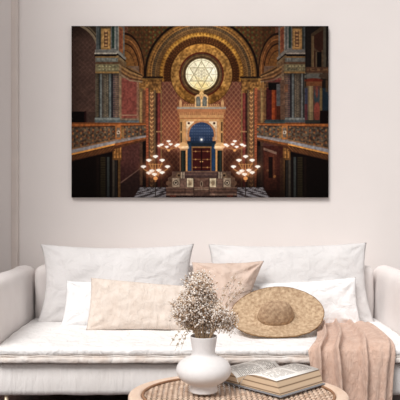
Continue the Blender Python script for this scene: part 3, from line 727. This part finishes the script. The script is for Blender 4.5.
def hat_surface(r0, r1, nr, hfun, seg=96):
    V, Fc = [], []
    for i in range(nr + 1):
        r = r0 + (r1 - r0) * i / nr
        for k in range(seg):
            a = 2 * PI * k / seg
            cx_, cy_ = -.06 * (1 - r), -.16 * (1 - r)
            u, v = cx_ + r * math.cos(a), cy_ + r * math.sin(a)
            h = hfun(r, a) + .004 * fbm((u, v, 0), 5, 3) * r
            V.append(hat_pt(u, v, h))
    for i in range(nr):
        for k in range(seg):
            Fc.append((i * seg + k, i * seg + (k + 1) % seg, (i + 1) * seg + (k + 1) % seg, (i + 1) * seg + k))
    return V, Fc
rc = .40
V, Fc = hat_surface(rc * .97, 1.0, 26, lambda r, a: .012 * math.exp(-((r - rc) / .06) ** 2) + .0045 * max(0, (r - .94) / .06) )
o = mesh_obj('brim', V, Fc, M_straw, hat)
so = o.modifiers.new('thickness', 'SOLIDIFY'); so.thickness = .005; so.offset = 0
shade_line = [hat_pt(math.cos(2 * PI * k / 120), math.sin(2 * PI * k / 120), .0045 + .004 * fbm((math.cos(2 * PI * k / 120), math.sin(2 * PI * k / 120), 0), 5, 3)) for k in range(120)]
V, Fc = tube(shade_line, .0028, 6, closed=True)
mesh_obj('brim_edge_shade', V, Fc, plain('straw_edge_shade', (150, 116, 80), .9, .1, col2=(104, 76, 50), scale=50), hat)  # brown tube added as the dark shade outline along the brim edge
def crown_h(r, a):
    t = r / rc
    dent = .010 * math.exp(-((t * math.cos(a) - .1) / .3) ** 2 - ((t * math.sin(a) - .1) / .5) ** 2)
    return .122 * max(0, 1 - t ** 3.2) ** .62 - dent
V, Fc = hat_surface(0.002, rc, 24, crown_h, 72)
o = mesh_obj('crown', V, Fc, M_crown, hat)
so = o.modifiers.new('thickness', 'SOLIDIFY'); so.thickness = .004; so.offset = -1

# ------------------------------------------------------------------ throw blanket
path = [(3.90, .422), (3.80, .4275), (3.65, .430), (3.50, .428), (3.40, .424), (3.345, .415), (3.318, .395), (3.308, .365), (3.302, .33), (3.298, .28), (3.294, .2), (3.29, .12), (3.288, .05)]
def along(t):
    f = t * (len(path) - 1); i = min(int(f), len(path) - 2); g = f - i
    p0 = path[max(0, i - 1)]; p1 = path[i]; p2 = path[i + 1]; p3 = path[min(len(path) - 1, i + 2)]
    return [.5 * ((2 * p1[k]) + (-p0[k] + p2[k]) * g + (2 * p0[k] - 5 * p1[k] + 4 * p2[k] - p3[k]) * g * g + (-p0[k] + 3 * p1[k] - 3 * p2[k] + p3[k]) * g ** 3) for k in (0, 1)]
NS, NT = 110, 120
V, Fc = [], []
def fold(c, t):
    h = 0
    for c0, w_, a_ in ((.10, .030, .026), (.155, .05, -.004), (.36, .034, .034), (.43, .06, -.006), (.62, .040, .024), (.80, .09, .010), (.93, .05, .012)):
        cc = c0 + .035 * math.sin(3 * t + c0 * 9) + .05 * (t - .5) * (.5 - c0)
        x = (c - cc) / w_
        h += a_ * math.exp(-x * x) if x < 0 else a_ * math.exp(-(x * 1.9) ** 2)
    return h
for i in range(NS + 1):
    t = i / NS
    d, z = along(t)
    d2, z2 = along(min(1, t + .01)); d1, z1 = along(max(0, t - .01))
    tx, tz = d2 - d1, z2 - z1; l = math.hypot(tx, tz) or 1
    nrm = Vector((0, tz / l, -tx / l))
    if nrm.z < 0 and nrm.y > 0: nrm = -nrm
    if i < NS * .3 and nrm.z < 0: nrm = -nrm
    if nrm.y > 0.2: nrm = -nrm
    tt = min(1, t / .5)
    xl = .668 + (.519 - .668) * tt + .05 * max(0, t - .5)
    xr = .962 + (.938 - .962) * tt - .07 * max(0, t - .55)
    for j in range(NT + 1):
        c = j / NT
        x = xl + (xr - xl) * c
        amp = .45 + .55 * min(1, t * 1.6)
        h = fold(c, t) * 1.8 * amp + .004 * fbm((x * 2.2, d * .6, z * .6), 9, 4) + .004
        edge = min(1, min(c, 1 - c) * 14); h = h * (.25 + .75 * edge)
        p = Vector((x + .02 * fold(c + .04, t), D(d), z)) + nrm * max(h, .001)
        V.append(p)
for i in range(NS):
    for j in range(NT):
        k = i * (NT + 1) + j
        Fc.append((k, k + 1, k + NT + 2, k + NT + 1))
o = mesh_obj('throw_blanket', V, Fc, M_throw)
so = o.modifiers.new('thickness', 'SOLIDIFY'); so.thickness = .005; so.offset = 0
rebase(o, (.75, D(3.3), .05))
tag(o, 'blush pink woven throw blanket draped over the sofa seat and hanging down its front', 'blanket')

# ------------------------------------------------------------------ coffee table
TX, TD, TR_, TZ = .158, 2.85, .454, .325
OV_ = .75                                  # the top is a little shallower than it is wide
tb = thing('coffee_table', 'rounded coffee table with a woven cane top and pale rattan rim before the sofa', 'table', (TX, D(TD), 0))
rim_w = .056
prof = []
for k in range(20):
    a = 2 * PI * k / 20
    ca, sa_ = math.cos(a), math.sin(a)
    prof.append((TR_ - rim_w / 2 + rim_w / 2 * math.copysign(abs(ca) ** .6, ca), TZ - .021 + .021 * math.copysign(abs(sa_) ** .6, sa_)))
prof.append(prof[0])
V, Fc = lathe(prof, 128)
mesh_obj('rim', [v + Vector((TX, D(TD), 0)) for v in V], Fc, M_rattan, tb)
V, Fc = tube([(TX + (TR_ - rim_w - .004) * math.cos(a * PI / 64), D(TD) + (TR_ - rim_w - .004) * math.sin(a * PI / 64), TZ - .005) for a in range(128)], .0055, 8, closed=True)
mesh_obj('rim_binding', V, Fc, plain('dark_rattan_binding', (168, 128, 98), .6, .3, col2=(140, 102, 76), scale=30), tb)
Rc = TR_ - rim_w
parts = []
sp_ = .0215
nst = int(Rc / sp_) + 1
for dirn in (0, 1):
    wd = .0072 if dirn == 0 else .0042
    for k in range(-nst, nst + 1):
        off = k * sp_
        if abs(off) > Rc - .006: continue
        half = math.sqrt(Rc * Rc - off * off)
        m_ = max(6, int(2 * half / (sp_ / 4)))
        Vs, Fs = [], []
        for i in range(m_ + 1):
            s = -half + 2 * half * i / m_
            hgt = .0032 * math.cos(PI * (s / sp_) + PI * (k % 2) + PI * dirn)
            for q, (ww, hh) in enumerate(((-wd, 0), (-wd * .55, .0016), (wd * .55, .0016), (wd, 0), (0, -.0012))):
                if dirn == 0: Vs.append(Vector((TX + off + ww, D(TD) + s, TZ - .013 + hgt + hh)))
                else: Vs.append(Vector((TX + s, D(TD) + off + ww, TZ - .013 + hgt + hh)))
        for i in range(m_):
            for q in range(5):
                Fs.append((i * 5 + q, i * 5 + (q + 1) % 5, (i + 1) * 5 + (q + 1) % 5, (i + 1) * 5 + q))
        parts.append((Vs, Fs))
V, Fc = join(parts)
mesh_obj('cane_top', V, Fc, M_cane, tb)
for k in range(4):
    a = PI / 4 + k * PI / 2
    p0 = Vector((TX + .36 * math.cos(a), D(TD) + .36 * math.sin(a), 0)); p1 = Vector((TX + .405 * math.cos(a), D(TD) + .405 * math.sin(a), TZ - .035))
    V, Fc = tube([p0.lerp(p1, i / 8) for i in range(9)], .016, 12, r1=.02)
    mesh_obj('leg', V, Fc, M_rattan, tb)
V, Fc = tube([(TX + .365 * math.cos(a * PI / 48), D(TD) + .365 * math.sin(a * PI / 48), .1) for a in range(96)], .011, 8, closed=True)
mesh_obj('stretcher_ring', V, Fc, M_rattan, tb)

for ch in COL.objects:
    if ch.parent == tb: ch.data.transform(Matrix.Diagonal((1, OV_, 1, 1)))
# ------------------------------------------------------------------ vase
VX, VD = .0155, 2.862
prof = [(0.0, .0), (.054, .0), (.0585, .003), (.0585, .006), (.0555, .022), (.0535, .033)]
for k in range(0, 25):
    a = -PI / 2 + PI * k / 24
    a = max(-1.05, min(1.12, a))
    prof.append((.1145 * math.cos(a) ** .8 if False else .0 + .1145 * (math.cos(a) ** .85), .0905 + .0625 * math.sin(a)))
pp = []
for q in prof:
    if not pp or (Vector(q) - Vector(pp[-1])).length > 1e-5: pp.append(q)
prof = pp + [(.0475, .154), (.0465, .162), (.0485, .18), (.0525, .205), (.0562, .2295), (.0555, .2315), (.0535, .2305), (.049, .205), (.044, .17), (.044, .15), (.05, .14), (.03, .135), (0.0, .134)]
V, Fc = lathe(prof, 72)
o = mesh_obj('vase', [v + Vector((VX, D(VD), TZ + .0006)) for v in V], Fc, M_vase)
sd = o.modifiers.new('smooth', 'SUBSURF'); sd.levels = 1; sd.render_levels = 1
rebase(o, (VX, D(VD), TZ + .0006)); tag(o, 'matte white bulbous ceramic vase with a flared neck on the cane table', 'vase')

# ------------------------------------------------------------------ dried flowers
ico = bmesh.new(); bmesh.ops.create_icosphere(ico, subdivisions=1, radius=1)
IV = [v.co.copy() for v in ico.verts]; IF = [tuple(v.index for v in f.verts) for f in ico.faces]; ico.free()
OV = [Vector(v) for v in ((1, 0, 0), (-1, 0, 0), (0, 1, 0), (0, -1, 0), (0, 0, 1), (0, 0, -1))]
OF = [(0, 2, 4), (2, 1, 4), (1, 3, 4), (3, 0, 4), (2, 0, 5), (1, 2, 5), (3, 1, 5), (0, 3, 5)]
rnd = random.Random(5)
MOUTH = Vector((VX, D(VD), TZ + .23))
def bez(p0, p1, p2, n=9): return [p0 * (1 - t) ** 2 + p1 * 2 * t * (1 - t) + p2 * t * t for t in [i / n for i in range(n + 1)]]
def sprig(name, label, tip, bend, spread, count, group, reach=.35, size=(.0017, .0034), mat=None):
    root = MOUTH + Vector((rnd.uniform(-.02, .02), rnd.uniform(-.02, .02), -.075))
    lip = Vector((VX, D(VD), 0)) + Vector((tip.x - VX, tip.y - D(VD), 0)).normalized() * min(.038, math.hypot(tip.x - VX, tip.y - D(VD)) * .5) + Vector((0, 0, MOUTH.z + .012))
    t = thing(name, label, 'dried flower', root, group)
    main = bez(root, lip - (lip - root) * .15, lip, 4) + bez(lip, lip + Vector((0, 0, 1)) * bend + (tip - lip) * .35, tip, 10)[1:]
    st_, bl_ = [tube(main, .0013, 5, r1=.0006)], []
    n = len(main)
    for k in range(count):
        f = 1 - reach * rnd.random() ** 1.3
        p = main[min(n - 1, int(f * (n - 1)))]
        dv = Vector((rnd.gauss(0, 1), rnd.gauss(0, 1), rnd.gauss(.35, 1))).normalized() * spread * rnd.uniform(.35, 1)
        e = p + dv
        if rnd.random() < .45: st_.append(tube([p, p + dv * .55 + Vector((0, 0, .004)), e], .0007, 4))
        r = rnd.uniform(*size)
        q = Matrix.Rotation(rnd.random() * 6, 3, Vector((rnd.random(), rnd.random(), rnd.random() + .1)))
        sx, sy, sz = rnd.uniform(.8, 1.4), rnd.uniform(.8, 1.4), rnd.uniform(.7, 1.5)
        bl_.append(([e + q @ Vector((v.x * sx, v.y * sy, v.z * sz)) * r for v in OV], OF))
    V, Fc = join(st_); mesh_obj('stem', V, Fc, M_stem, t)
    V, Fc = join(bl_); bo = mesh_obj('blossoms', V, Fc, mat or M_bloom, t, smooth=False); bo['kind'] = 'stuff'
    return t
def tip_at(px, py, dd): return P(px, py, VD + dd)
G_b = 'dried blossom sprigs in the vase'
LAB = 'dried blossom sprig with pale and brown heads in the dense bunch above the white vase'
tips = [(197, 269, 0), (203, 268, .02), (192, 271, -.02), (208, 272, .01), (170, 303, 0), (171, 310, .02), (172, 316, -.02), (238, 316, .01), (239, 322, -.01)]
rows = [(273, 190, 205, 5), (280, 182, 213, 7), (288, 180, 216, 7), (297, 180, 220, 8), (304, 172, 226, 10), (312, 170, 233, 10), (320, 174, 238, 10), (329, 182, 236, 8)]
for y_, xa, xb, n_ in rows:
    for k in range(n_):
        tips.append((xa + (xb - xa) * (k + rnd.uniform(.15, .85)) / n_, y_ + rnd.uniform(-4, 4), rnd.uniform(-.075, .075)))
for x_, y_, dd in tips:
    sprig('dried_flower_sprig', LAB, tip_at(x_, y_, dd), .035, .030, 84, G_b, size=(.0022, .0042))
G_r = 'long sprigs arching to the right'
for x_, y_, dd, lab in ((236, 273, .02, 'long thin dried sprig, highest of those arching right over the blush pillow'), (243, 279, -.01, 'long thin dried sprig arching right, its tip just below the highest one'),
                        (247, 285, .03, 'long thin dried sprig reaching furthest right towards the straw hat'), (240, 292, 0, 'long thin dried sprig, lowest of those arching right over the blush pillow'),
                        (228, 283, .04, 'long thin dried sprig, closest to the dense bunch of those arching right')):
    sprig('arching_sprig', lab, tip_at(x_, y_, dd), .05, .016, 34, G_r, reach=.3, size=(.0014, .0026))
M_grass = blossom_mat('dry_grass_heads', [(0, (206, 188, 156)), (.5, (186, 164, 128)), (.8, (160, 138, 104))])
G_g = 'drooping grass heads'
for x_, y_, dd, lab in ((170, 345, -.02, 'drooping dry grass head hanging furthest left beside the vase'), (175, 351, -.03, 'drooping dry grass head, middle of the three left of the vase'), (181, 350, 0, 'drooping dry grass head hanging closest to the vase neck')):
    sprig('drooping_grass', lab, tip_at(x_, y_, dd), .085, .008, 40, G_g, reach=.45, size=(.0012, .0026), mat=M_grass)

# ------------------------------------------------------------------ open book
ORG = Vector((.168, D(2.942), TZ + .001))
UD = Vector((.69, -.724, 0)).normalized(); SD = Vector((.724, .69, 0)).normalized()
bk = thing('open_book', 'thick open book with tan page edges lying on the cane table beside the vase', 'book', ORG)
def B(u, s, z): return ORG + UD * u + SD * s + Vector((0, 0, z))
LEN = .285
def block(profile_top, u_bot, name, page_mat, sgn):
    ns = 24
    def top(a):
        f = a * (len(profile_top) - 1); i = min(int(f), len(profile_top) - 2); g = f - i
        g2 = g * g * (3 - 2 * g) * .4 + g * .6
        return [profile_top[i][k] * (1 - g2) + profile_top[i + 1][k] * g2 for k in (0, 1)]
    pts = [top(i / ns) for i in range(ns + 1)]
    outl = pts + [(u_bot, .006), (sgn * .006, .006)]
    n = len(outl)
    V = [B(u, 0, z) for u, z in outl] + [B(u, LEN, z) for u, z in outl]
    Fc = [tuple(range(n)), tuple(range(n, 2 * n))] + [(i, (i + 1) % n, n + (i + 1) % n, n + i) for i in range(n)]
    o = mesh_obj('page_block', V, Fc, M_edge, bk, smooth=False)
    # topmost printed sheet
    V = []
    nn = len(pts)
    for sv in (-.002, LEN + .002):
        for u, z in pts: V.append(B(u + sgn * .001, sv, z + .0012))
    Fc = [(i, i + 1, nn + i + 1, nn + i) for i in range(nn - 1)]
    pg = mesh_obj('printed_page', V, Fc, page_mat, o)
    pg.location = (0, 0, 0); pg.data.transform(Matrix.Identity(4))
    # o is itself a child: its own origin is the book's, so take the book's offset out
    pg.data.transform(Matrix.Translation(-(Vector(bk.location) - Vector(o.location))))
    uvl = pg.data.uv_layers.new(name='UVMap')
    for poly in pg.data.polygons:
        for li in poly.loop_indices:
            vi = pg.data.loops[li].vertex_index
            uvl.data[li].uv = ((vi % nn) / (nn - 1), float(vi // nn))
    so = pg.modifiers.new('thickness', 'SOLIDIFY'); so.thickness = .0008
    return o
block([(.004, .010), (.018, .034), (.045, .056), (.085, .064), (.13, .065), (.17, .063), (.205, .060)], .226, 'right', printed_page('right_page_print', 1), 1)
block([(-.004, .010), (-.014, .032), (-.04, .050), (-.08, .052), (-.12, .047), (-.155, .040)], -.165, 'left', printed_page('left_page_print', 2), -1)
V = [B(u, s, z) for z in (0, .0045) for u, s in ((-.17, -.006), (.234, -.006), (.234, LEN + .006), (-.17, LEN + .006))]
mesh_obj('cover', V, [(0, 1, 2, 3), (4, 5, 6, 7), (0, 1, 5, 4), (1, 2, 6, 5), (2, 3, 7, 6), (3, 0, 4, 7)], M_cover, bk, smooth=False)

# ------------------------------------------------------------------ light
wd = bpy.data.worlds.new('daylight'); SC.world = wd; wd.use_nodes = True
bg = wd.node_tree.nodes['Background']; bg.inputs['Color'].default_value = (1.0, .99, .985, 1); bg.inputs['Strength'].default_value = .56
sun = bpy.data.lights.new('window_daylight', 'SUN'); sun.energy = 2.95; sun.angle = math.radians(26); sun.color = (1.0, .985, .97)
so = bpy.data.objects.new('window_daylight', sun); COL.objects.link(so); so.location = (-2, -4, 4)
so.rotation_euler = Vector((.38, .60, -.78)).to_track_quat('-Z', 'Y').to_euler()

# ------------------------------------------------------------------ camera
cam = bpy.data.cameras.new('camera'); cam.sensor_width = 36; cam.sensor_fit = 'HORIZONTAL'; cam.lens = F / 400 * 36
co_ = bpy.data.objects.new('camera', cam); COL.objects.link(co_); co_.location = (0, CAMY, CAMZ); co_.rotation_euler = (PI / 2, 0, 0)
cam.clip_start = .05; SC.camera = co_
SC.view_settings.view_transform = 'Standard'; SC.view_settings.look = 'None'; SC.view_settings.gamma = 1; SC.view_settings.exposure = 0
SC.view_settings.use_curve_mapping = False
